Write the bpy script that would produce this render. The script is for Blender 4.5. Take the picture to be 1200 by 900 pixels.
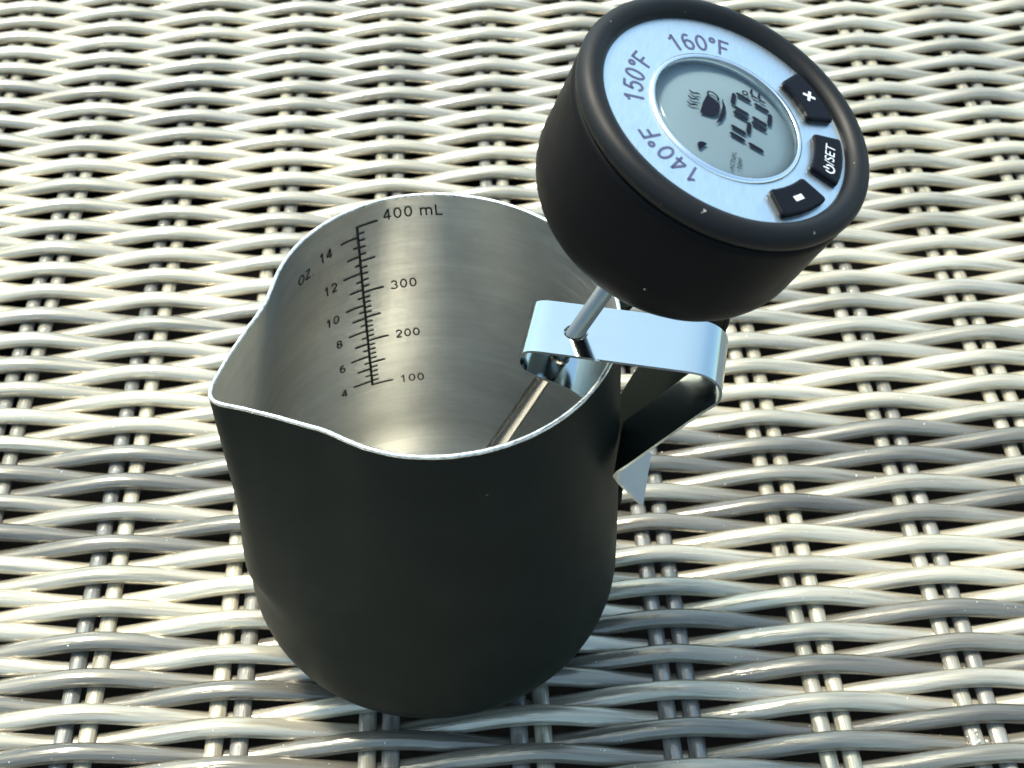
import bpy, bmesh, math, random
from mathutils import Vector, Matrix, noise

S = 0.01                                   # everything below is measured in centimetres
R = math.radians
sc = bpy.context.scene
for o in list(bpy.data.objects):
    bpy.data.objects.remove(o)
random.seed(7)

# ------------------------------------------------------------------ camera
CAM = Vector((1.88, -22.31, 29.38))
cam_data = bpy.data.cameras.new('camera')
cam = bpy.data.objects.new('camera', cam_data)
sc.collection.objects.link(cam)
cam.location = CAM * S
cam.rotation_euler = (R(90 - 44.495), 0, 0)
cam_data.sensor_width = 36
cam_data.lens = 36 * 1703.77 / 1200
cam_data.clip_start = 0.01
cam_data.clip_end = 100
cam_data.dof.use_dof = True
cam_data.dof.focus_distance = 0.29
cam_data.dof.aperture_fstop = 48
sc.camera = cam

# ------------------------------------------------------------------ light
SUN_AZ, SUN_EL = 138, 66                   # azimuth counter-clockwise from +x
w = bpy.data.worlds.new('World')
sc.world = w
w.use_nodes = True
nt = w.node_tree
bg = nt.nodes['Background']
sky = nt.nodes.new('ShaderNodeTexSky')
sky.sky_type = 'NISHITA'
sky.sun_disc = False
sky.sun_elevation = R(SUN_EL)
sky.sun_rotation = R(90 - SUN_AZ)
sky.altitude = 100
sky.dust_density = 3.0
sky.ozone_density = 0.6
tint = nt.nodes.new('ShaderNodeMix'); tint.data_type = 'RGBA'; tint.blend_type = 'MULTIPLY'
tint.inputs[0].default_value = 1
tint.inputs[7].default_value = (.94, 1.08, .97, 1)      # the camera's white balance
nt.links.new(sky.outputs[0], tint.inputs[6])
nt.links.new(tint.outputs[2], bg.inputs[0])
bg.inputs[1].default_value = 0.15
sun_data = bpy.data.lights.new('sun', 'SUN')
sun_data.energy = 2.2
sun_data.angle = R(12)
sun_data.color = (1.0, 0.92, 0.78)
sun = bpy.data.objects.new('sun', sun_data)
sc.collection.objects.link(sun)
d = Vector((math.cos(R(SUN_EL)) * math.cos(R(SUN_AZ)), math.cos(R(SUN_EL)) * math.sin(R(SUN_AZ)), math.sin(R(SUN_EL))))
sun.rotation_euler = d.to_track_quat('Z', 'Y').to_euler()
sun.location = d * 2

vs = sc.view_settings
vs.view_transform = 'Standard'
vs.look = 'None'
vs.exposure = 1.3
vs.gamma = 1
vs.use_curve_mapping = False
sc.cycles.max_bounces = 10


# ------------------------------------------------------------------ helpers
def link(o):
    sc.collection.objects.link(o)
    return o


def tag(o, label=None, cat=None, group=None, kind=None):
    if label: o['label'] = label
    if cat: o['category'] = cat
    if group: o['group'] = group
    if kind: o['kind'] = kind
    return o


def empty(name, loc=(0, 0, 0), mat=None):
    o = link(bpy.data.objects.new(name, None))
    o.empty_display_size = 0.01
    if mat is not None:
        o.matrix_world = mat
    else:
        o.location = Vector(loc) * S
    return o


def mesh_obj(name, verts, faces, mat, parent=None, smooth=True, uvs=None):
    """verts in cm, in the parent's own space"""
    me = bpy.data.meshes.new(name)
    me.from_pydata([(v[0] * S, v[1] * S, v[2] * S) for v in verts], [], faces)
    if uvs:
        ul = me.uv_layers.new(name='UVMap')
        for lp in me.loops:
            ul.data[lp.index].uv = uvs[lp.vertex_index]
    me.materials.append(mat)
    if smooth:
        me.polygons.foreach_set('use_smooth', [True] * len(me.polygons))
    me.update()
    o = link(bpy.data.objects.new(name, me))
    if parent: o.parent = parent
    return o


def fix_normals(o):
    bm = bmesh.new(); bm.from_mesh(o.data)
    bmesh.ops.recalc_face_normals(bm, faces=bm.faces)
    bm.to_mesh(o.data); bm.free()
    return o


def bevel(o, width, seg=3, angle=30):
    m = o.modifiers.new('bevel', 'BEVEL')
    m.width = width * S; m.segments = seg; m.limit_method = 'ANGLE'; m.angle_limit = R(angle)
    return o


def lathe(profile, n=96, closed=False):
    """profile: list of (r, z). Poles (r == 0) become single vertices."""
    vs_, fs = [], []
    rows = []
    for r, z in profile:
        if r < 1e-6:
            rows.append([len(vs_)]); vs_.append((0, 0, z))
        else:
            rows.append(list(range(len(vs_), len(vs_) + n)))
            vs_ += [(r * math.cos(2 * math.pi * k / n), r * math.sin(2 * math.pi * k / n), z) for k in range(n)]
    pairs = list(zip(rows, rows[1:]))
    if closed: pairs.append((rows[-1], rows[0]))
    for a, b in pairs:
        for k in range(n):
            k2 = (k + 1) % n
            if len(a) == 1 and len(b) == 1: continue
            if len(a) == 1: fs.append((a[0], b[k], b[k2]))
            elif len(b) == 1: fs.append((a[k], b[0], a[k2]))
            else: fs.append((a[k], b[k], b[k2], a[k2]))
    return vs_, fs


def arc_pts(cx, cy, r, a0, a1, n):
    return [(cx + r * math.cos(R(a0 + (a1 - a0) * k / n)), cy + r * math.sin(R(a0 + (a1 - a0) * k / n))) for k in range(n + 1)]


def smooth_path(pts, n=8):
    """Catmull-Rom through pts (tuples of any length)"""
    out = []
    P = [pts[0]] + list(pts) + [pts[-1]]
    for i in range(1, len(P) - 2):
        for k in range(n):
            t = k / n
            out.append(tuple(0.5 * (2 * b + (c - a) * t + (2 * a - 5 * b + 4 * c - e) * t * t + (3 * b - a - 3 * c + e) * t ** 3)
                             for a, b, c, e in zip(P[i - 1], P[i], P[i + 1], P[i + 2])))
    out.append(tuple(pts[-1]))
    return out


def strap(path, half, thick, frame, origin):
    """a bent strip: path of (s, z), extruded +-half across, 'thick' thick. frame = (e1, e2)"""
    e1, e2 = frame
    n = len(path)
    vs_, fs = [], []
    for i, (s, z) in enumerate(path):
        a = path[max(i - 1, 0)]; b = path[min(i + 1, n - 1)]
        tx, tz = b[0] - a[0], b[1] - a[1]
        l = math.hypot(tx, tz) or 1
        nx, nz = -tz / l, tx / l
        h = half[i] if isinstance(half, list) else half
        for sd, ac in ((1, 1), (1, -1), (-1, -1), (-1, 1)):
            q = origin + e1 * (s + nx * thick / 2 * sd) + e2 * (h * ac)
            vs_.append((q.x, q.y, q.z + z + nz * thick / 2 * sd))
    for i in range(n - 1):
        for k in range(4):
            k2 = (k + 1) % 4
            fs.append((4 * i + k, 4 * i + k2, 4 * i + 4 + k2, 4 * i + 4 + k))
    fs.append((0, 1, 2, 3)); fs.append((4 * n - 1, 4 * n - 2, 4 * n - 3, 4 * n - 4))
    return vs_, fs


def text2d(txt, size, align='CENTER', spacing=1.0, bold=0.0):
    """glyph outlines as flat triangles: (verts2d, faces)"""
    cu = bpy.data.curves.new('glyphs', 'FONT')
    cu.body = txt; cu.size = size; cu.align_x = align; cu.align_y = 'CENTER'
    cu.space_character = spacing; cu.offset = bold; cu.resolution_u = 4; cu.fill_mode = 'FRONT'
    ob = link(bpy.data.objects.new('glyphs', cu))
    bpy.context.view_layer.update()
    me = bpy.data.meshes.new_from_object(ob.evaluated_get(bpy.context.evaluated_depsgraph_get()))
    v = [(p.co.x, p.co.y) for p in me.vertices]
    f = [tuple(p.vertices) for p in me.polygons]
    bpy.data.objects.remove(ob); bpy.data.curves.remove(cu); bpy.data.meshes.remove(me)
    return v, f


class Flat:
    """collects flat 2D shapes, mapped to 3D when built"""
    def __init__(self): self.v, self.f = [], []
    def poly(self, pts):
        b = len(self.v); self.v += [tuple(p) for p in pts]; self.f.append(tuple(range(b, b + len(pts))))
    def rect(self, x0, y0, x1, y1): self.poly([(x0, y0), (x1, y0), (x1, y1), (x0, y1)])
    def band(self, pts, wd):
        L = []
        for i, p in enumerate(pts):
            a = pts[max(i - 1, 0)]; b = pts[min(i + 1, len(pts) - 1)]
            tx, ty = b[0] - a[0], b[1] - a[1]; l = math.hypot(tx, ty) or 1
            ww = wd[i] if isinstance(wd, (list, tuple)) else wd
            L.append(((p[0] - ty / l * ww / 2, p[1] + tx / l * ww / 2), (p[0] + ty / l * ww / 2, p[1] - tx / l * ww / 2)))
        for i in range(len(L) - 1):
            self.poly([L[i][1], L[i + 1][1], L[i + 1][0], L[i][0]])
    def add(self, vf, fn=lambda x, y: (x, y)):
        b = len(self.v); self.v += [fn(*p) for p in vf[0]]; self.f += [tuple(i + b for i in f) for f in vf[1]]
    def build(self, name, mat, parent, fn):
        return mesh_obj(name, [fn(*p) for p in self.v], self.f, mat, parent, smooth=False)


def _bow(cx, cy, rx, ry, a0, a1, n=14):
    return [(cx + rx * math.cos(R(a0 + (a1 - a0) * k / n)), cy + ry * math.sin(R(a0 + (a1 - a0) * k / n))) for k in range(n + 1)]


# plain sans-serif strokes in a box one unit high, (advance width, strokes)
GLYPH = {
    '0': (.70, [_bow(.31, .5, .24, .44, 0, 360, 24)]),
    '1': (.70, [[(.10, .74), (.24, .83), (.35, .97)], [(.35, 1.0), (.35, 0)]]),
    '2': (.70, [_bow(.31, .70, .24, .245, 165, -20, 12) + [(.46, .50), (.10, .06)], [(.06, .055), (.58, .055)]]),
    '3': (.70, [_bow(.29, .72, .22, .225, 160, -80, 12) , _bow(.29, .285, .25, .235, 80, -165, 14)]),
    '4': (.70, [[(.42, 0), (.42, 1.0)], [(.42, .96), (.05, .32)], [(.02, .28), (.60, .28)]]),
    '5': (.70, [[(.54, .94), (.16, .94)], [(.17, .96), (.10, .48)], _bow(.30, .34, .25, .285, 145, -160, 16)]),
    '6': (.70, [_bow(.32, .32, .23, .275, 0, 360, 20), _bow(.33, .52, .24, .43, 190, 55, 12)]),
    '8': (.70, [_bow(.31, .735, .20, .21, 0, 360, 20), _bow(.31, .275, .245, .235, 0, 360, 20)]),
    '°': (.42, [_bow(.20, .83, .12, .13, 0, 360, 16)]),
    'F': (.66, [[(.10, 0), (.10, 1.0)], [(.10, .945), (.58, .945)], [(.10, .50), (.50, .50)]]),
    'L': (.62, [[(.10, 1.0), (.10, 0)], [(.10, .055), (.56, .055)]]),
    'm': (.98, [[(.09, 0), (.09, .72)], _bow(.285, .50, .195, .18, 180, 0, 10) + [(.48, 0)], _bow(.675, .50, .195, .18, 180, 0, 10) + [(.87, 0)]]),
    'O': (.86, [_bow(.40, .5, .34, .445, 0, 360, 24)]),
    'Z': (.70, [[(.05, .945), (.58, .945)], [(.58, .92), (.05, .08)], [(.03, .055), (.62, .055)]]),
    '.': (.30, [[(.12, 0), (.12, .11)]]),
    ' ': (.32, []),
}


def strokes(txt, cap, align='LEFT', wd=.115, gap=1.0):
    """stroke lettering, vertically centred: list of (points, width)"""
    tot = sum(GLYPH[c][0] for c in txt) * cap * gap
    x = {'LEFT': 0, 'RIGHT': -tot, 'CENTER': -tot / 2}[align]
    out = []
    for c in txt:
        adv, st = GLYPH[c]
        for p in st: out.append([(x + q[0] * cap, (q[1] - .5) * cap) for q in p])
        x += adv * cap * gap
    return out, wd * cap


# ------------------------------------------------------------------ materials
def material(name, base=(.5, .5, .5), rough=.5, metal=0.0, **kw):
    m = bpy.data.materials.new(name); m.use_nodes = True
    b = m.node_tree.nodes['Principled BSDF']
    b.inputs['Base Color'].default_value = (*base, 1)
    b.inputs['Roughness'].default_value = rough
    b.inputs['Metallic'].default_value = metal
    for k, v in kw.items(): b.inputs[k].default_value = v
    return m, m.node_tree, b


def nd(t, typ, **kw):
    n = t.nodes.new(typ)
    for k, v in kw.items(): setattr(n, k, v)
    return n


def noise_ramp(t, coord, scale, nscale, detail, stops, rough=.6):
    mp = nd(t, 'ShaderNodeMapping'); mp.inputs['Scale'].default_value = scale
    t.links.new(coord, mp.inputs[0])
    nz = nd(t, 'ShaderNodeTexNoise'); nz.inputs['Scale'].default_value = nscale
    nz.inputs['Detail'].default_value = detail; nz.inputs['Roughness'].default_value = rough
    t.links.new(mp.outputs[0], nz.inputs['Vector'])
    rp = nd(t, 'ShaderNodeValToRGB')
    e = rp.color_ramp.elements
    e[0].position, e[0].color = stops[0][0], (*stops[0][1], 1)
    e[1].position, e[1].color = stops[-1][0], (*stops[-1][1], 1)
    for p, c in stops[1:-1]:
        x = e.new(p); x.color = (*c, 1)
    t.links.new(nz.outputs['Fac'], rp.inputs[0])
    return nz, rp


def mul(t, a, b, fac=1.0, mode='MULTIPLY'):
    mx = nd(t, 'ShaderNodeMix', data_type='RGBA', blend_type=mode)
    mx.inputs[0].default_value = fac
    t.links.new(a, mx.inputs[6]); t.links.new(b, mx.inputs[7])
    return mx.outputs[2]


def bump(t, b, height, strength, dist):
    bp = nd(t, 'ShaderNodeBump'); bp.inputs['Strength'].default_value = strength
    bp.inputs['Distance'].default_value = dist
    t.links.new(height, bp.inputs['Height']); t.links.new(bp.outputs[0], b.inputs['Normal'])


g = lambda x: (x, x, x)

# synthetic cane: every strand has its own colour (object colour) plus lengthwise streaks
def cane_material():
    m, t, b = material('synthetic_cane', rough=.3)
    oi = nd(t, 'ShaderNodeObjectInfo')
    tc = nd(t, 'ShaderNodeTexCoord')
    ad = nd(t, 'ShaderNodeVectorMath', operation='ADD')
    cb = nd(t, 'ShaderNodeCombineXYZ')
    ml = nd(t, 'ShaderNodeMath', operation='MULTIPLY'); ml.inputs[1].default_value = 40
    t.links.new(oi.outputs['Random'], ml.inputs[0])
    t.links.new(ml.outputs[0], cb.inputs[0]); t.links.new(ml.outputs[0], cb.inputs[1])
    t.links.new(tc.outputs['UV'], ad.inputs[0]); t.links.new(cb.outputs[0], ad.inputs[1])
    _, r1 = noise_ramp(t, ad.outputs[0], (.35, 9, 1), 1.0, 4, [(.28, g(.5)), (.5, g(.98)), (.75, g(1.18))])
    _, r2 = noise_ramp(t, ad.outputs[0], (.12, .4, 1), 1.0, 2, [(.33, (.66, .65, .63)), (.67, (1.12, 1.11, 1.08))])
    c = mul(t, oi.outputs['Color'], r1.outputs[0])
    c = mul(t, c, r2.outputs[0])
    t.links.new(c, b.inputs['Base Color'])
    n3, r3 = noise_ramp(t, ad.outputs[0], (.6, 14, 1), 1.0, 3, [(.3, g(.11)), (.7, g(.30))])
    t.links.new(r3.outputs[0], b.inputs['Roughness'])
    bump(t, b, n3.outputs['Fac'], .55, .0004)
    b.inputs['Specular IOR Level'].default_value = .8
    b.inputs['Metallic'].default_value = .38
    b.inputs['Coat Weight'].default_value = .3
    b.inputs['Coat Roughness'].default_value = .18
    return m
M_CANE = cane_material()


def coated_black(name='black_powder_coat', spec=.13):
    m, t, b = material(name, (.004, .0048, .0042), .5)
    tc = nd(t, 'ShaderNodeTexCoord')
    n1, r1 = noise_ramp(t, tc.outputs['Object'], (1, 1, 1), 90, 4, [(.35, (.0056, .0082, .0062)), (.7, (.0070, .0096, .0072))])
    t.links.new(r1.outputs[0], b.inputs['Base Color'])
    n5, r5 = noise_ramp(t, tc.outputs['Object'], (1, 1, 1), 520, 2, [(.0, g(0)), (.79, g(0)), (.83, (.12, .12, .10))], .5)
    n6, r6 = noise_ramp(t, tc.outputs['Object'], (1, 1, 1), 55, 5, [(.45, g(0)), (.8, (.0025, .003, .0025))], .7)
    c2 = mul(t, r1.outputs[0], r5.outputs[0], 1.0, 'ADD')
    t.links.new(mul(t, c2, r6.outputs[0], 1.0, 'ADD'), b.inputs['Base Color'])
    n2, r2 = noise_ramp(t, tc.outputs['Object'], (1, 1, 1), 40, 5, [(.32, g(.50)), (.68, g(.58))], .7)
    t.links.new(r2.outputs[0], b.inputs['Roughness'])
    n3, _ = noise_ramp(t, tc.outputs['Object'], (1, 1, 1), 6000, 2, [(.3, g(0)), (.7, g(1))])
    bump(t, b, n3.outputs['Fac'], .35, .00006)
    b.inputs['Specular IOR Level'].default_value = spec
    return m
M_COAT = coated_black()
M_HANDLE = coated_black('black_satin_coat', .16)


def brushed_inside():
    m, t, b = material('brushed_steel_inside', (.55, .54, .46), .38, 1.0)
    tc = nd(t, 'ShaderNodeTexCoord')
    # brushing runs round the wall: stretch in z only
    n1, r1 = noise_ramp(t, tc.outputs['Object'], (5, 5, 420), 3.0, 4, [(.3, (.565, .565, .535)), (.7, (.63, .63, .595))])
    n4, r4 = noise_ramp(t, tc.outputs['Object'], (30, 30, 60), 1.5, 5, [(.36, g(.86)), (.62, g(1.03))], .7)
    t.links.new(mul(t, r1.outputs[0], r4.outputs[0]), b.inputs['Base Color'])
    n2, r2 = noise_ramp(t, tc.outputs['Object'], (6, 6, 600), 3.0, 3, [(.3, g(.32)), (.7, g(.42))])
    t.links.new(r2.outputs[0], b.inputs['Roughness'])
    bump(t, b, n2.outputs['Fac'], .03, .0001)
    tg = nd(t, 'ShaderNodeTangent', direction_type='RADIAL', axis='Z')
    t.links.new(tg.outputs[0], b.inputs['Tangent'])
    b.inputs['Anisotropic'].default_value = .7
    b.inputs['Anisotropic Rotation'].default_value = .25
    return m
M_INSIDE = brushed_inside()

M_EDGE, _t, _b = material('bare_steel_edge', (.80, .79, .74), .3, 1.0)
_n, _r = noise_ramp(_t, nd(_t, 'ShaderNodeTexCoord').outputs['Object'], (1, 1, 1), 900, 4, [(.35, (.5, .49, .45)), (.62, (.86, .85, .80))])
_t.links.new(_r.outputs[0], _b.inputs['Base Color'])
_n, _r = noise_ramp(_t, nd(_t, 'ShaderNodeTexCoord').outputs['Object'], (1, 1, 1), 500, 3, [(.3, g(.2)), (.7, g(.5))])
_t.links.new(_r.outputs[0], _b.inputs['Roughness'])
M_CLIP, _t, _b = material('polished_spring_steel', (.46, .535, .56), .1, 1.0)
_n, _r = noise_ramp(_t, nd(_t, 'ShaderNodeTexCoord').outputs['Object'], (1, 1, 1), 180, 4, [(.3, g(.07)), (.7, g(.17))])
_t.links.new(_r.outputs[0], _b.inputs['Roughness'])
M_STEM, _t, _b = material('stem_steel', (.22, .212, .195), .24, 1.0)
_n, _r = noise_ramp(_t, nd(_t, 'ShaderNodeTexCoord').outputs['Object'], (1, 1, .08), 2500, 3, [(.3, g(.18)), (.7, g(.34))])
_t.links.new(_r.outputs[0], _b.inputs['Roughness'])


def rubber(name, spec, dust=.745):
    m, t, b = material(name, (.003, .003, .0032), .5)
    tc = nd(t, 'ShaderNodeTexCoord')
    n1, r1 = noise_ramp(t, tc.outputs['Object'], (1, 1, 1), 700, 2, [(.0, (.003, .003, .0034)), (dust, (.003, .003, .0034)), (dust + .03, (.30, .29, .27))], .5)
    t.links.new(r1.outputs[0], b.inputs['Base Color'])
    n3, r3 = noise_ramp(t, tc.outputs['Object'], (1, 1, 1), 60, 3, [(.3, g(.42)), (.7, g(.58))])
    t.links.new(r3.outputs[0], b.inputs['Roughness'])
    n2, _ = noise_ramp(t, tc.outputs['Object'], (1, 1, 1), 5000, 2, [(.3, g(0)), (.7, g(1))])
    bump(t, b, n2.outputs['Fac'], .15, .00005)
    b.inputs['Specular IOR Level'].default_value = spec
    return m
M_RUBBER = rubber('black_rubber', .08, .775)
M_BEZEL = rubber('black_rubber_lip', .26)


def brushed_plate():
    m, t, b = material('brushed_aluminium', (.72, .77, .80), .36, 1.0)
    tc = nd(t, 'ShaderNodeTexCoord')
    n1, r1 = noise_ramp(t, tc.outputs['Object'], (300, 7000, 1), 1.0, 3, [(.3, (.58, .67, .72)), (.7, (.68, .77, .81))])
    t.links.new(r1.outputs[0], b.inputs['Base Color'])
    n2, r2 = noise_ramp(t, tc.outputs['Object'], (300, 7000, 1), 1.0, 3, [(.3, g(.33)), (.7, g(.43))])
    t.links.new(r2.outputs[0], b.inputs['Roughness'])
    bump(t, b, n1.outputs['Fac'], .08, .00005)
    return m
M_PLATE = brushed_plate()
M_LCD, _, _ = material('display_grey_green', (.19, .262, .30), .6, **{'Specular IOR Level': .2})
M_SEG, _, _ = material('display_segment_black', (.004, .004, .012), .7, **{'Specular IOR Level': .1})
M_PRINT, _, _ = material('printed_grey_ink', (.05, .055, .12), .6)
M_ETCH, _, _ = material('etched_dark_marking', (.012, .012, .009), .7)
M_BUTTON, _, _ = material('glossy_black_button', (.004, .004, .006), .12, **{'Specular IOR Level': .12})
M_WHITE, _, _ = material('white_print', (.50, .53, .56), .5)
M_CRUMB_GLINT, _, _ = material('white_crumb_and_glint', (.85, .84, .8), .5)
M_CHROME, _, _ = material('bright_ring', (.8, .82, .84), .2, 1.0)


def clear_plastic():
    m = bpy.data.materials.new('clear_plastic'); m.use_nodes = True
    t = m.node_tree; t.nodes.remove(t.nodes['Principled BSDF'])
    out = t.nodes['Material Output']
    tr = nd(t, 'ShaderNodeBsdfTransparent'); tr.inputs[0].default_value = (.93, .95, .95, 1)
    gl = nd(t, 'ShaderNodeBsdfGlossy'); gl.inputs['Roughness'].default_value = .06
    fr = nd(t, 'ShaderNodeFresnel'); fr.inputs[0].default_value = 1.27
    mx = nd(t, 'ShaderNodeMixShader')
    t.links.new(fr.outputs[0], mx.inputs[0]); t.links.new(tr.outputs[0], mx.inputs[1]); t.links.new(gl.outputs[0], mx.inputs[2])
    t.links.new(mx.outputs[0], out.inputs[0])
    return m
M_LENS = clear_plastic()


def paving():
    m, t, b = material('slate_paving', (.10, .11, .12), .8)
    tc = nd(t, 'ShaderNodeTexCoord')
    n1, r1 = noise_ramp(t, tc.outputs['Object'], (1, 1, 1), 6, 6, [(.3, (.06, .07, .085)), (.7, (.16, .18, .21))])
    t.links.new(r1.outputs[0], b.inputs['Base Color'])
    bump(t, b, n1.outputs['Fac'], .3, .01)
    return m
M_GROUND = paving()

# ------------------------------------------------------------------ ground below the table
gv = 4000
ground = mesh_obj('ground', [(-gv, -gv, -70), (gv, -gv, -70), (gv, gv, -70), (-gv, gv, -70)], [(0, 1, 2, 3)], M_GROUND)
tag(ground, kind='structure')

# ------------------------------------------------------------------ woven table top
table = empty('wicker_table', (0, 0, -0.8))
table.rotation_euler = (0, 0, R(2.8))
tag(table, 'glossy cream and grey synthetic wicker table top woven over paired stakes', 'table')
TZ = 0.8                                   # table empty sits 0.8 below the crests
COL0, COLP = -8.55, 3.565                  # paired stakes
SR = .254                                  # strand radius
X0, X1, Y0, Y1 = -27, 31, -11, 50
CREAM = [(.57, .52, .405), (.53, .485, .38), (.48, .445, .355), (.61, .56, .445)]
GREY = [(.25, .23, .19), (.19, .178, .15), (.30, .278, .228), (.155, .146, .125)]
PALE = [(.43, .40, .325), (.38, .355, .30), (.48, .45, .365)]
# dye lots: the colour of the cane changes from band to band of rows
BANDS = [(-99, -7, CREAM), (-7, -1.1, GREY), (-1.1, 1.7, CREAM), (1.7, 5.5, GREY), (5.5, 8.1, CREAM), (8.1, 11.2, PALE), (11.2, 20, CREAM), (20, 27, PALE), (27, 99, CREAM)]


M_SHADE_BOX, _, _ = material('shade_box_black', (.004, .004, .0045), .9)  # unseen black box added under the weave so its gaps stay dark
bd = mesh_obj('shade_box_board', [(X0 - 2, Y0 - 2, -25), (X1 + 2, Y0 - 2, -25), (X1 + 2, Y1 + 2, -25), (X0 - 2, Y1 + 2, -25),
                              (X0 - 2, Y0 - 2, -26), (X1 + 2, Y0 - 2, -26), (X1 + 2, Y1 + 2, -26), (X0 - 2, Y1 + 2, -26)],
              [(0, 1, 2, 3), (7, 6, 5, 4), (0, 4, 5, 1), (1, 5, 6, 2), (2, 6, 7, 3), (3, 7, 4, 0)], M_SHADE_BOX, table, False)
for ax0, ay0, ax1, ay1 in ((X0 - 2, Y0 - 2, X1 + 2, Y0 - 1), (X0 - 2, Y1 + 1, X1 + 2, Y1 + 2), (X0 - 2, Y0 - 1, X0 - 1, Y1 + 1), (X1 + 1, Y0 - 1, X1 + 2, Y1 + 1)):  # added side panels shut out light from beneath the weave
    mesh_obj('shade_box_side', [(x_, y_, z_) for z_ in (-24.99, .3) for x_, y_ in ((ax0, ay0), (ax1, ay0), (ax1, ay1), (ax0, ay1))],
             [(3, 2, 1, 0), (4, 5, 6, 7), (0, 1, 5, 4), (1, 2, 6, 5), (2, 3, 7, 6), (3, 0, 4, 7)], M_SHADE_BOX, table, False)


def sweep(name, pts, ru, rv, mat, parent, side, nseg=10, col=None, twist=0.0):
    """tube along pts (list of Vector); ru = half width along 'side', rv = half height"""
    vs_, fs, uv = [], [], []
    n = len(pts)
    L = 0
    for i, p in enumerate(pts):
        a = pts[max(i - 1, 0)]; b = pts[min(i + 1, n - 1)]
        t = (b - a).normalized()
        sd = (side - t * side.dot(t)).normalized()
        up = t.cross(sd)
        if up.z < 0: up = -up
        if i: L += (p - pts[i - 1]).length
        for k in range(nseg + 1):
            an = 2 * math.pi * k / nseg
            q = p + sd * (ru * math.cos(an)) + up * (rv * math.sin(an))
            vs_.append(q); uv.append((L, k / nseg))
    m = nseg + 1
    for i in range(n - 1):
        for k in range(nseg):
            fs.append((i * m + k, i * m + k + 1, (i + 1) * m + k + 1, (i + 1) * m + k))
    o = mesh_obj(name, vs_, fs, mat, parent, True, uv)
    if col: o.color = (*col, 1)
    return o


ncol = 0
k0 = math.floor((X0 - COL0) / COLP); k1 = math.ceil((X1 - COL0) / COLP)
stake_cols = []
for k in range(k0 + 1, k1):
    xc = COL0 + COLP * k
    for sgn in (-1, 1):
        dark = random.random()
        col = random.choice([(.54, .50, .39), (.48, .45, .36), (.42, .40, .33)]) if dark < .6 else random.choice([(.22, .22, .21), (.33, .32, .29), (.27, .265, .25)])
        ph = random.uniform(0, 50)
        pts = []
        y = Y0 - 1
        while y < Y1 + 1:
            pts.append(Vector((xc + sgn * .285 + .035 * noise.noise((y * .12, ph, 0)), y, TZ - .48 + .02 * noise.noise((y * .3, ph, 4)))))
            y += 1.2
        sweep('stake', pts, .215, .135, M_CANE, table, Vector((1, 0, 0)), 12, col)

# rows of cane, each going over one stake pair and under the next
y = Y0 - .15; rows = []
row = 0
while y < Y1:
    yl = y - .4                                # the row's height where it leaves the picture on the left
    tone = random.choice(next(b[2] for b in BANDS if b[0] <= yl < b[1]))
    if random.random() < .12: tone = random.choice(PALE)
    rows.append((y, row, tone))
    f = min(max((y + 4) / 25, 0), 1)
    y += .515 + .05 * f
    row += 1
ROWOFF = 0.0
for yr, row, tone in rows:
    ph = random.uniform(0, 100)
    pts = []
    x = X0 - .5
    while x <= X1 + .5:
        u = (x - COL0) / COLP
        c = math.cos(math.pi * (u + row))
        c = .5 * c + .5 * math.asin(.94 * c) / math.asin(.94)
        zz = TZ - .48 + .275 * c + .02 * noise.noise((x * .25, ph, 0))
        yy = yr + .075 * noise.noise((x * .16, ph, 9)) + .015 * noise.noise((x * .8, ph, 3))
        pts.append(Vector((x, yy, zz)))
        x += COLP / 14
    j = [random.uniform(.92, 1.08)] * 3
    col = tuple(min(1, a * b) for a, b in zip(tone, j))
    sweep('cane_strand', pts, SR * (1 + .05 * random.uniform(-1, 1)) * (1 + .1 * min(max((yr + 4) / 25, 0), 1)), SR * .80, M_CANE, table, Vector((0, 1, 0)), 10, col)

# ------------------------------------------------------------------ jug
HZ = 9.5
RIM = [(0, 4.12), (20, 4.10), (60, 4.08), (86, 4.07), (104, 3.99), (120, 3.82), (135, 3.64), (152, 3.43), (165, 3.28), (174, 3.26),
       (182, 3.38), (193, 3.73), (202.5, 4.18), (208, 4.53), (211.2, 4.74), (213.8, 4.73), (218, 4.38), (228, 3.99), (238, 3.80), (243.5, 3.745),
       (250, 3.80), (255, 3.88), (263, 3.97), (270, 4.03), (278, 4.08), (288, 4.12), (297, 4.15), (307, 4.16), (340, 4.14), (360, 4.12)]


def _interp(a):
    a %= 360
    for (a0, r0), (a1, r1) in zip(RIM, RIM[1:]):
        if a0 <= a <= a1: return r0 + (r1 - r0) * (a - a0) / (a1 - a0)
    return RIM[0][1]


NA = 360
_raw = [_interp(k) for k in range(NA)]
def _smooth(sig):
    ks = range(-int(sig * 3) - 1, int(sig * 3) + 2)
    wt = [math.exp(-.5 * (k / sig) ** 2) for k in ks]; s = sum(wt)
    return [sum(_raw[(i + k) % NA] * q for k, q in zip(ks, wt)) / s for i in range(NA)]
RIMS = _smooth(2.2)
RIMS_SOFT = _smooth(4)
RT, RB, RC = 4.10, 4.38, 1.62
ZC = RC * 1.2


def wall_base(z):
    if z < ZC:
        q = 1 - z / ZC
        return RB - RC + RC * math.sqrt(max(0, 1 - q * q))
    s = (z - ZC) / (HZ - ZC)
    return RB + (RT - RB) * s ** 1.3


def wall_r(ai, z, inset=0.0):
    i = int(round(ai)) % NA
    q = min(max((z - 2.9) / (HZ - 2.9), 0), 1)
    wgt = q ** .93
    soft = RIMS[i] * q + RIMS_SOFT[i] * (1 - q)
    st = lambda a, b: (lambda k: k * k * (3 - 2 * k))(min(max((z - a) / (b - a), 0), 1))
    fold = .13 * math.exp(-((i - 204) / 11) ** 2) * st(3.15, 3.5) * (1 - st(3.6, 7))     # where the pressed spout ends
    return wall_base(z) + (soft - RT) * wgt + fold - inset


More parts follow.
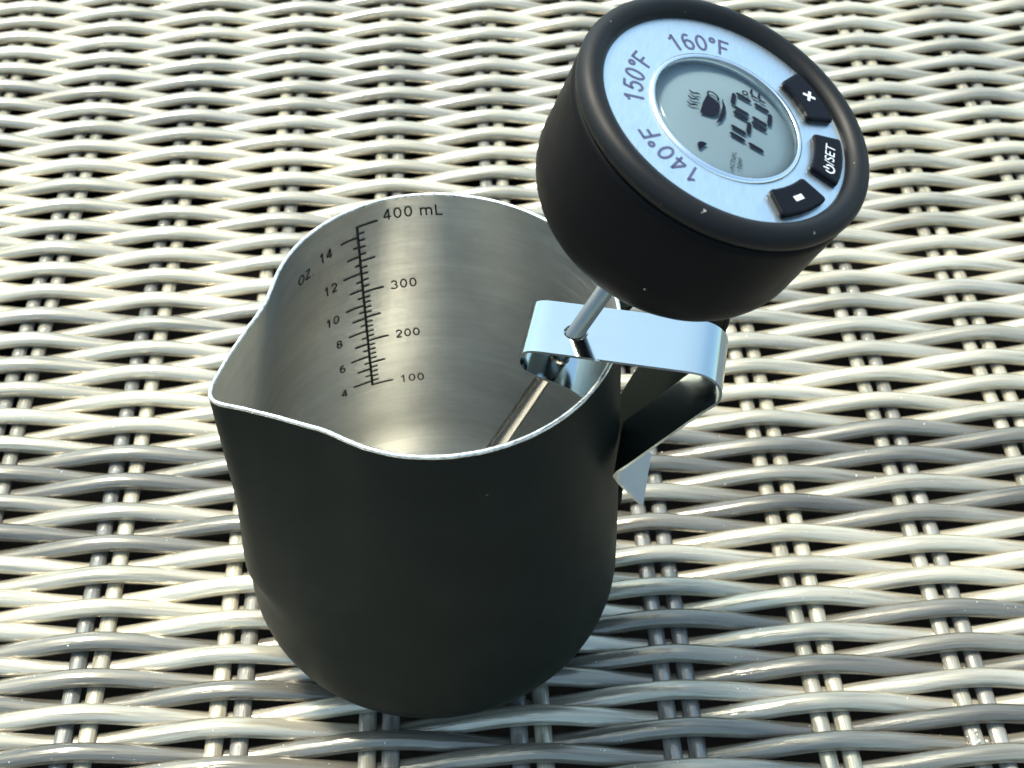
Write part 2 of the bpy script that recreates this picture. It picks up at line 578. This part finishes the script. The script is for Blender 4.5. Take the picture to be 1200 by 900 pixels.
def shell(zlist, inset, floor_z=None, floor_r=None):
    vs_, fs = [], []
    for z in zlist:
        for a in range(NA):
            r = wall_r(a, z, inset)
            vs_.append((r * math.cos(R(a)), r * math.sin(R(a)), z))
    for i in range(len(zlist) - 1):
        for a in range(NA):
            b = (a + 1) % NA
            fs.append((i * NA + a, i * NA + b, (i + 1) * NA + b, (i + 1) * NA + a))
    c = len(vs_)
    vs_.append((0, 0, zlist[0]))
    for a in range(NA):
        fs.append((c, (a + 1) % NA, a))
    return vs_, fs


jug = empty('milk_jug', (0, 0, 0))
tag(jug, 'matt black steel milk jug with pouring spout standing on the wicker table', 'jug')
zo = [ZC * (1 - math.cos(R(t))) for t in range(0, 91, 9)]
zo += [ZC + (HZ - ZC) * k / 44 for k in range(1, 45)]
mesh_obj('outer_wall', *shell(zo, 0), M_COAT, jug)
TH = .075
vi, fi = [], []
zi = [.22 + (zz - 0) * (ZC - .15) / ZC for zz in zo[:11]] + [ZC + (HZ - ZC) * k / 44 for k in range(1, 45)]
v_, f_ = shell(zi, TH)
f_ = [tuple(reversed(f)) for f in f_]
mesh_obj('inner_wall', v_, f_, M_INSIDE, jug)
# rolled bare rim joining the two walls
rv_, rf_ = [], []
prof = [(0, -.03), (.012, .0), (.0, .025), (-TH / 2, .035), (-TH, .025), (-TH - .012, 0), (-TH, -.03)]
for dr, dz in prof:
    for a in range(NA):
        wear = noise.noise((a * .21, 3.3, 0)) * .012 + noise.noise((a * .9, 8.1, 0)) * .006
        r = wall_r(a, HZ) + dr
        rv_.append((r * math.cos(R(a)), r * math.sin(R(a)), HZ + dz + (wear - .012 if abs(dr) < .02 and dz <= 0 else wear * .3)))
for i in range(len(prof) - 1):
    for a in range(NA):
        b = (a + 1) % NA
        rf_.append((i * NA + a, i * NA + b, (i + 1) * NA + b, (i + 1) * NA + a))
mesh_obj('rim', rv_, rf_, M_EDGE, jug)

# handle, behind the thermometer
HA = R(20)
he1 = Vector((math.cos(HA), math.sin(HA), 0)); he2 = Vector((-he1.y, he1.x, 0))
hp = smooth_path([(4.22, 8.2), (4.25, 8.85), (4.6, 9.12), (5.4, 9.1), (6.3, 8.8), (6.72, 8.2), (6.72, 7.6), (6.3, 6.8), (5.4, 5.2), (4.78, 3.9), (4.52, 3.3), (4.47, 2.6)], 5)
hd = mesh_obj('handle', *strap(hp, .82, .13, (he1, he2), Vector((0, 0, 0))), M_HANDLE, jug, smooth=False)
fix_normals(hd); bevel(hd, .04, 2, 50)

# volume scale etched on the inner wall
scale = None
def on_wall(az, z):
    """azimuth in degrees, height in cm -> point just inside the wall"""
    i0 = math.floor(az); t = az - i0
    r = wall_r(i0, z, TH) * (1 - t) + wall_r(i0 + 1, z, TH) * t - .012
    return (r * math.cos(R(az)), r * math.sin(R(az)), z)
DEG = 4.0 * math.pi / 180                  # cm of wall per degree
AZL = 113.8                                # azimuth of the long vertical line
def z_ml(ml):
    T = [(100, 3.60), (150, 4.42), (200, 5.22), (250, 6.04), (300, 6.88), (350, 7.90), (400, 8.97)]
    for (a, p), (b, q) in zip(T, T[1:]):
        if ml <= b: return p + (q - p) * (ml - a) / (b - a)
    return T[-1][1]
def z_oz(oz): return z_ml(max(100, min(oz * 29.57, 420))) if oz < 14 else 8.66
marks = Flat()
lw = .045
def seg(x0, z0, x1, z1, wd=lw):
    n = max(1, int(max(abs(x1 - x0), abs(z1 - z0)) / .2))
    for k in range(n):
        marks.band([(x0 + (x1 - x0) * k / n, z0 + (z1 - z0) * k / n), (x0 + (x1 - x0) * (k + 1) / n, z0 + (z1 - z0) * (k + 1) / n)], wd)
seg(0, 3.58, 0, 8.99, .06)
for ml in range(100, 401, 10):
    ln = .52 if ml % 100 == 0 else (.38 if ml % 50 == 0 else .17)
    seg(.02, z_ml(ml), ln, z_ml(ml))
OZZ = {4: 3.74, 5: 4.2, 6: 4.66, 7: 5.11, 8: 5.57, 9: 6.01, 10: 6.46, 11: 6.98, 12: 7.52, 13: 8.06, 14: 8.66}
for o2 in range(8, 29):
    o_ = o2 / 2
    z = OZZ[int(o_)] if o2 % 2 == 0 else (OZZ[int(o_)] + OZZ[int(o_) + 1]) / 2
    ln = .48 if o_ in (4, 6, 8, 10, 12, 14) else (.34 if o2 % 2 == 0 else .15)
    seg(-ln, z, -.02, z)
wallmap = lambda x, z: on_wall(AZL + .9 * (z - 6.3) / 2.7 - x / DEG, z)
sc_o = marks.build('volume_scale', M_ETCH, jug, wallmap)
tag(sc_o, 'etched scale line with millilitre ticks right and ounce ticks left')
for txt, x, z, size in [('400 mL', .66, 9.08, .40), ('300', .68, 6.87, .36), ('200', .68, 5.20, .34), ('100', .68, 3.58, .34)]:
    fl = Flat(); st_, wd_ = strokes(txt, size * .78, 'LEFT', .125, 1.12)
    for p in st_: fl.band([(a + x, b + z) for a, b in p], wd_)
    fl.build('lettering', M_ETCH, sc_o, wallmap)
for txt, x, z, size in [('OZ.', -1.32, 8.42, .37), ('14', -.68, 8.58, .37), ('12', -.62, 7.45, .36), ('10', -.64, 6.38, .35), ('8', -.62, 5.50, .33), ('6', -.60, 4.58, .33), ('4', -.60, 3.66, .33)]:
    fl = Flat(); st_, wd_ = strokes(txt, size * .78, 'RIGHT', .125, 1.12)
    for p in st_: fl.band([(a + x, b + z) for a, b in p], wd_)
    fl.build('lettering', M_ETCH, sc_o, wallmap)

# ------------------------------------------------------------------ thermometer
N = Vector((0.358, -0.175, 0.917)).normalized()
A = Vector((3.128, -1.105, 9.95))          # where the stem passes the clip
fx = (Vector((1, 0, 0)) - N * N.x).normalized()
fy = N.cross(fx)
UU = fx * math.cos(R(78)) + fy * math.sin(R(78))      # reading direction of the display
VV = N.cross(UU)                                      # display up
TM = Matrix(((UU.x, VV.x, N.x, A.x * S), (UU.y, VV.y, N.y, A.y * S), (UU.z, VV.z, N.z, A.z * S), (0, 0, 0, 1)))
TI = Matrix(((UU.x, VV.x, N.x), (UU.y, VV.y, N.y), (UU.z, VV.z, N.z))).transposed()
thermo = empty('milk_thermometer', mat=TM)
tag(thermo, 'round black digital thermometer with steel stem clipped over the jug rim', 'thermometer')
TF = 6.35                                   # height of the dial plate along the stem axis
RO = 2.66
# housing (cup) and bezel (rolled lip)
hprof = [(0, TF - 3.1), (1.0, TF - 3.1)]
rr, r2 = 1.30, 2.56
for t in range(0, 91, 9):
    hprof.append((r2 - rr + rr * math.sin(R(t)), TF - 3.1 + rr - rr * math.cos(R(t))))
hprof += [(2.60, TF - .9), (2.635, TF - .35), (2.63, TF - .22), (2.58, TF - .19), (2.5, TF - .25), (2.3, TF - .42), (0, TF - .42)]
mesh_obj('housing', *lathe(hprof, 128), M_RUBBER, thermo)
bprof = [(2.56, TF - .46)] + arc_pts(2.44, TF - .02, .225, -50, 180, 18) + [(2.235, TF - .3), (2.4, TF - .46)]
mesh_obj('bezel', *lathe(bprof, 128, closed=True), M_BEZEL, thermo)
# dial plate: ring with the display hole
pprof = [(2.24, TF - .10), (2.24, TF), (1.36, TF), (1.33, TF - .02), (1.33, TF - .16), (1.5, TF - .16)]
plate = mesh_obj('dial_plate', *lathe(pprof, 128, closed=True), M_PLATE, thermo)
plate.data.polygons.foreach_set('use_smooth', [False] * len(plate.data.polygons))
def arc_text(txt, ang, r, cap, gap=1.08):
    """letters along a circle, tops outwards; ang measured in the face frame"""
    fl = Flat()
    pos = -sum(GLYPH[c][0] for c in txt) * cap * gap / 2
    for ch in txt:
        adv = GLYPH[ch][0] * cap * gap
        a = R(ang - 78) - (pos + adv / 2) / r
        pos += adv
        ca, sa = math.cos(a), math.sin(a)       # letter's right = clockwise tangent, up = radial
        st_, wd_ = strokes(ch, cap, 'CENTER', .135)
        for p in st_: fl.band([((r + y) * ca + x * sa, (r + y) * sa - x * ca) for x, y in p], wd_)
    return fl
for txt, ang in (('160°F', 103), ('150°F', 168), ('140°F', -133)):
    arc_text(txt, ang, 1.68, .36).build('lettering', M_PRINT, plate, lambda x, y: (x, y, TF + .006))
# thin bright trim round the display
mesh_obj('display_ring', *lathe([(1.30, TF - .06), (1.30, TF + .035), (1.33, TF + .05), (1.385, TF + .035), (1.40, TF + .004)], 96), M_CHROME, thermo)
# display
LZ = TF - .15
disp = mesh_obj('display', *lathe([(0, LZ), (1.33, LZ)], 64), M_LCD, thermo, smooth=False)
lens = mesh_obj('display_lens', *lathe([(1.305, TF + .02), (1.29, TF + .06), (1.22, TF + .085), (.8, TF + .105), (.4, TF + .115), (0, TF + .12)], 96), M_LENS, thermo)
lens.data.flip_normals() if lens.data.polygons[0].normal.z < 0 else None
ZS = LZ + .045
flat_at = lambda z: (lambda x, y: (x, y, z))
def seven(segs, cx, cy, w_=.42, h_=.68, t_=.085, gp=.018):
    fl = Flat()
    hw, hh = w_ / 2, h_ / 2
    def hseg(y):
        x0, x1 = cx - hw + gp, cx + hw - gp
        fl.poly([(x0, y), (x0 + t_ / 2, y - t_ / 2), (x1 - t_ / 2, y - t_ / 2), (x1, y), (x1 - t_ / 2, y + t_ / 2), (x0 + t_ / 2, y + t_ / 2)])
    def vseg(x, y0, y1):
        y0 += gp; y1 -= gp
        fl.poly([(x, y0), (x + t_ / 2, y0 + t_ / 2), (x + t_ / 2, y1 - t_ / 2), (x, y1), (x - t_ / 2, y1 - t_ / 2), (x - t_ / 2, y0 + t_ / 2)])
    slant = lambda: setattr(fl, 'v', [(px + .16 * (py - cy), py) for px, py in fl.v])
    for s in segs:
        if s == 'a': hseg(cy + hh)
        if s == 'g': hseg(cy)
        if s == 'd': hseg(cy - hh)
        if s == 'f': vseg(cx - hw, cy, cy + hh)
        if s == 'b': vseg(cx + hw, cy, cy + hh)
        if s == 'e': vseg(cx - hw, cy - hh, cy)
        if s == 'c': vseg(cx + hw, cy - hh, cy)
    slant()
    return fl
CY = -.46
for segs, cx in (('bc', -.41), ('fgbc', .12), ('abcdef', .60)):
    seven(segs, cx, CY, w_=.35, h_=.70, t_=.085).build('digit', M_SEG, disp, flat_at(ZS))
fl = seven('afge', 1.01, -.56, .17, .30, .045, .008)
fl.band(arc_pts(.93, -.30, .045, 0, 360, 14), .03)
fl.build('degree_sign', M_SEG, disp, flat_at(ZS))
# cup symbol
fl = Flat()
fl.poly([(-.03, .43), (.0, .24), (.05, .15), (.11, .11), (.34, .10), (.40, .14), (.45, .23), (.48, .36), (.24, .41)])
fl.band([(.47, .33), (.52, .36), (.57, .34), (.585, .28), (.56, .20), (.50, .15), (.43, .16)], .035)
fl.band([(-.10, .12), (.0, .065), (.18, .03), (.36, .03), (.53, .085)], [.012, .06, .085, .06, .012])
for k, sx in enumerate((.09, .235, .38)):
    fl.band([(sx + .022 * math.sin(q * 1.1 + .5), .475 + q * .036) for q in range(7)], [.015, .035, .04, .04, .04, .035, .015])
fl.build('cup_symbol', M_SEG, disp, flat_at(ZS))
fl = Flat(); fl.poly([(-.78 + .11 * math.cos(R(t)), .27 + .11 * math.sin(R(t))) for t in range(-30, 151, 15)])
fl.build('marker', M_SEG, disp, flat_at(ZS))
fl = Flat()
fl.add(text2d('ACTUAL', .115), lambda x, y: (x - .80, y - .27)); fl.add(text2d('TEMP', .115), lambda x, y: (x - .80, y - .40))
fl.build('lettering', M_SEG, disp, flat_at(ZS))

# buttons
def round_corners(p, idx, r):
    out = []
    m = len(p)
    for i, q in enumerate(p):
        if i not in idx: out.append(q); continue
        q = Vector(q); a = (Vector(p[i - 1]) - q).normalized(); b = (Vector(p[(i + 1) % m]) - q).normalized()
        for k in range(5):
            t = k / 4
            out.append(tuple(q + a * (r * (1 - t) ** 2) + b * (r * t * t)))
    return out


def sector(a0, a1, r0, r1, z0, z1):
    n = 5
    out = [(r1 * math.cos(R(a0 + (a1 - a0) * k / n)), r1 * math.sin(R(a0 + (a1 - a0) * k / n))) for k in range(n + 1)]
    inn = [(r0 * math.cos(R(a1 - (a1 - a0) * k / n)), r0 * math.sin(R(a1 - (a1 - a0) * k / n))) for k in range(n + 1)]
    p = round_corners(out + inn, (0, n, n + 1, 2 * n + 1), .09)
    m = len(p)
    v = [(x, y, z0) for x, y in p] + [(x, y, z1) for x, y in p]
    f = [tuple(range(m - 1, -1, -1)), tuple(range(m, 2 * m))]
    f += [(k, (k + 1) % m, m + (k + 1) % m, m + k) for k in range(m)]
    return v, f
BT = TF + .12
def button(a0, a1, label):
    o = mesh_obj('button', *sector(a0 - 78, a1 - 78, 1.58, 2.13, TF - .02, BT), M_BUTTON, thermo, smooth=False)
    bevel(o, .05, 3, 40); tag(o, label)
    return o
b1 = button(15, 46, 'black plus button nearest the top right of the dial')
b2 = button(-27, 4, 'black power and set button in the middle of the three')
b3 = button(-69, -39, 'black minus button lowest on the dial')
def polar(a, r): return r * math.cos(R(a - 78)), r * math.sin(R(a - 78))
x, y = polar(31, 1.88); fl = Flat()
fl.rect(x - .12, y - .027, x + .12, y + .027); fl.rect(x - .027, y + .027, x + .027, y + .12); fl.rect(x - .027, y - .12, x + .027, y - .027)
fl.build('plus_sign', M_WHITE, b1, flat_at(BT + .003))
x, y = polar(-54, 1.86); fl = Flat(); ta = R(-54 - 78 + 90); fl.band([(x - .10 * math.cos(ta), y - .10 * math.sin(ta)), (x + .10 * math.cos(ta), y + .10 * math.sin(ta))], .10)
fl.build('minus_sign', M_WHITE, b3, flat_at(BT + .003))
x, y = polar(-11.5, 1.87); fl = Flat()
fl.add(text2d('/SET', .26, 'LEFT', 1.0, 0), lambda a, b: (x - .18 + a, y + b))
fl.band(arc_pts(x - .29, y - .01, .085, 130, 410, 16), .03)
fl.rect(x - .305, y + .0, x - .275, y + .11)
fl.build('lettering', M_WHITE, b2, flat_at(BT + .003))

# stem
sp = [(0, -9.25), (.06, -9.22), (.10, -9.1), (.17, -8.6), (.17, -.95), (.205, -.93), (.205, -.30), (.17, -.28), (.17, 3.3), (0, 3.3)]
st = mesh_obj('stem', *lathe(sp, 32), M_STEM, thermo)

# spring clip, horizontal, with the stem through it
CA = R(-10.5)
ce1 = Vector((math.cos(CA), math.sin(CA), 0)); ce2 = Vector((-ce1.y, ce1.x, 0))
CO = Vector((2.17, -.84, 0))
cpath = [(1.72, 7.2), (1.66, 7.9), (1.50, 8.5), (1.15, 8.93), (.75, 9.14), (.36, 9.28), (.10, 9.40), (-.02, 9.60), (.04, 9.83), (.24, 9.94),
         (.8, 9.95), (1.6, 9.94), (2.6, 9.93), (3.35, 9.92), (3.68, 9.85), (3.90, 9.66), (3.97, 9.42), (3.90, 9.16), (3.6, 8.80), (2.9, 7.88), (2.35, 7.15), (2.06, 6.78), (2.06, 6.6), (2.32, 6.25), (2.66, 5.86)]
cv, cf = strap(smooth_path(cpath, 6), .76, .055, (ce1, ce2), CO)
cv = [tuple(TI @ (Vector(q) - A)) for q in cv]
cl = fix_normals(mesh_obj('clip', cv, cf, M_CLIP, thermo, smooth=False))
cl.data.polygons.foreach_set('use_smooth', [True] * len(cl.data.polygons))
# the two holes the stem passes through
cutter = mesh_obj('cutter', *lathe([(0, -1.9), (.225, -1.9), (.225, .7), (0, .7)], 32), M_CLIP, thermo)
fix_normals(cutter)
m_ = cl.modifiers.new('hole', 'BOOLEAN'); m_.operation = 'DIFFERENCE'; m_.object = cutter; m_.solver = 'EXACT'
bpy.context.view_layer.update()
holed = bpy.data.meshes.new_from_object(cl.evaluated_get(bpy.context.evaluated_depsgraph_get()))
cl.modifiers.clear()
cl.data = holed
holed.name = 'clip'
bpy.data.objects.remove(cutter)
m_ = cl.modifiers.new('split', 'EDGE_SPLIT'); m_.split_angle = R(40)

# ------------------------------------------------------------------ crumbs left on the stakes at the lower right, then white specks as painted sparkles
rc = random.Random(3)
bmv, bmf = [], []
for k in range(24):
    cx, cy = (12.55, -3.2) if k < 12 else (12.75, -3.95)
    cx += rc.gauss(0, .28); cy += rc.gauss(0, .13)
    cz = -.29 + rc.uniform(-.03, .05)
    r_ = rc.uniform(.012, .05)
    b0 = len(bmv)
    for dx, dy, dz in ((1, 0, 0), (-1, 0, 0), (0, 1, 0), (0, -1, 0), (0, 0, 1), (0, 0, -1)):
        j_ = rc.uniform(.6, 1.2)
        bmv.append((cx + dx * r_ * j_, cy + dy * r_ * j_, cz + dz * r_ * j_ * .7))
    bmf += [tuple(b0 + q for q in f) for f in ((0, 2, 4), (2, 1, 4), (1, 3, 4), (3, 0, 4), (2, 0, 5), (1, 2, 5), (3, 1, 5), (0, 3, 5))]
bpy.context.view_layer.update()
dg = bpy.context.evaluated_depsgraph_get()
for k in range(420):  # white specks stand in for sparkles on the glossy strands
    x_, y_ = rc.uniform(-12, 16), rc.uniform(-6, 10)
    ok, loc, nor, _i, ob_, _m = sc.ray_cast(dg, Vector((x_, y_, .6)) * S, Vector((0, 0, -1)))
    if not ok or ob_.parent is not table or loc.z < -.011: continue
    c0 = loc / S
    r_ = rc.uniform(.006, .017) if rc.random() < .85 else rc.uniform(.018, .028)
    b0 = len(bmv)
    for dx, dy, dz in ((1, 0, 0), (-1, 0, 0), (0, 1, 0), (0, -1, 0), (0, 0, 1), (0, 0, -1)):
        j_ = rc.uniform(.6, 1.2)
        bmv.append((c0.x + dx * r_ * j_ * 1.4, c0.y + dy * r_ * j_, c0.z + dz * r_ * j_ * .7))
    bmf += [tuple(b0 + q for q in f) for f in ((0, 2, 4), (2, 1, 4), (1, 3, 4), (3, 0, 4), (2, 0, 5), (1, 2, 5), (3, 1, 5), (0, 3, 5))]
crumbs = mesh_obj('white_crumbs_and_glints', bmv, bmf, M_CRUMB_GLINT, None, smooth=False)
tag(crumbs, 'tiny white crumbs caught between stakes at lower right, and white specks on the weave as painted sparkles', 'crumbs', kind='stuff')
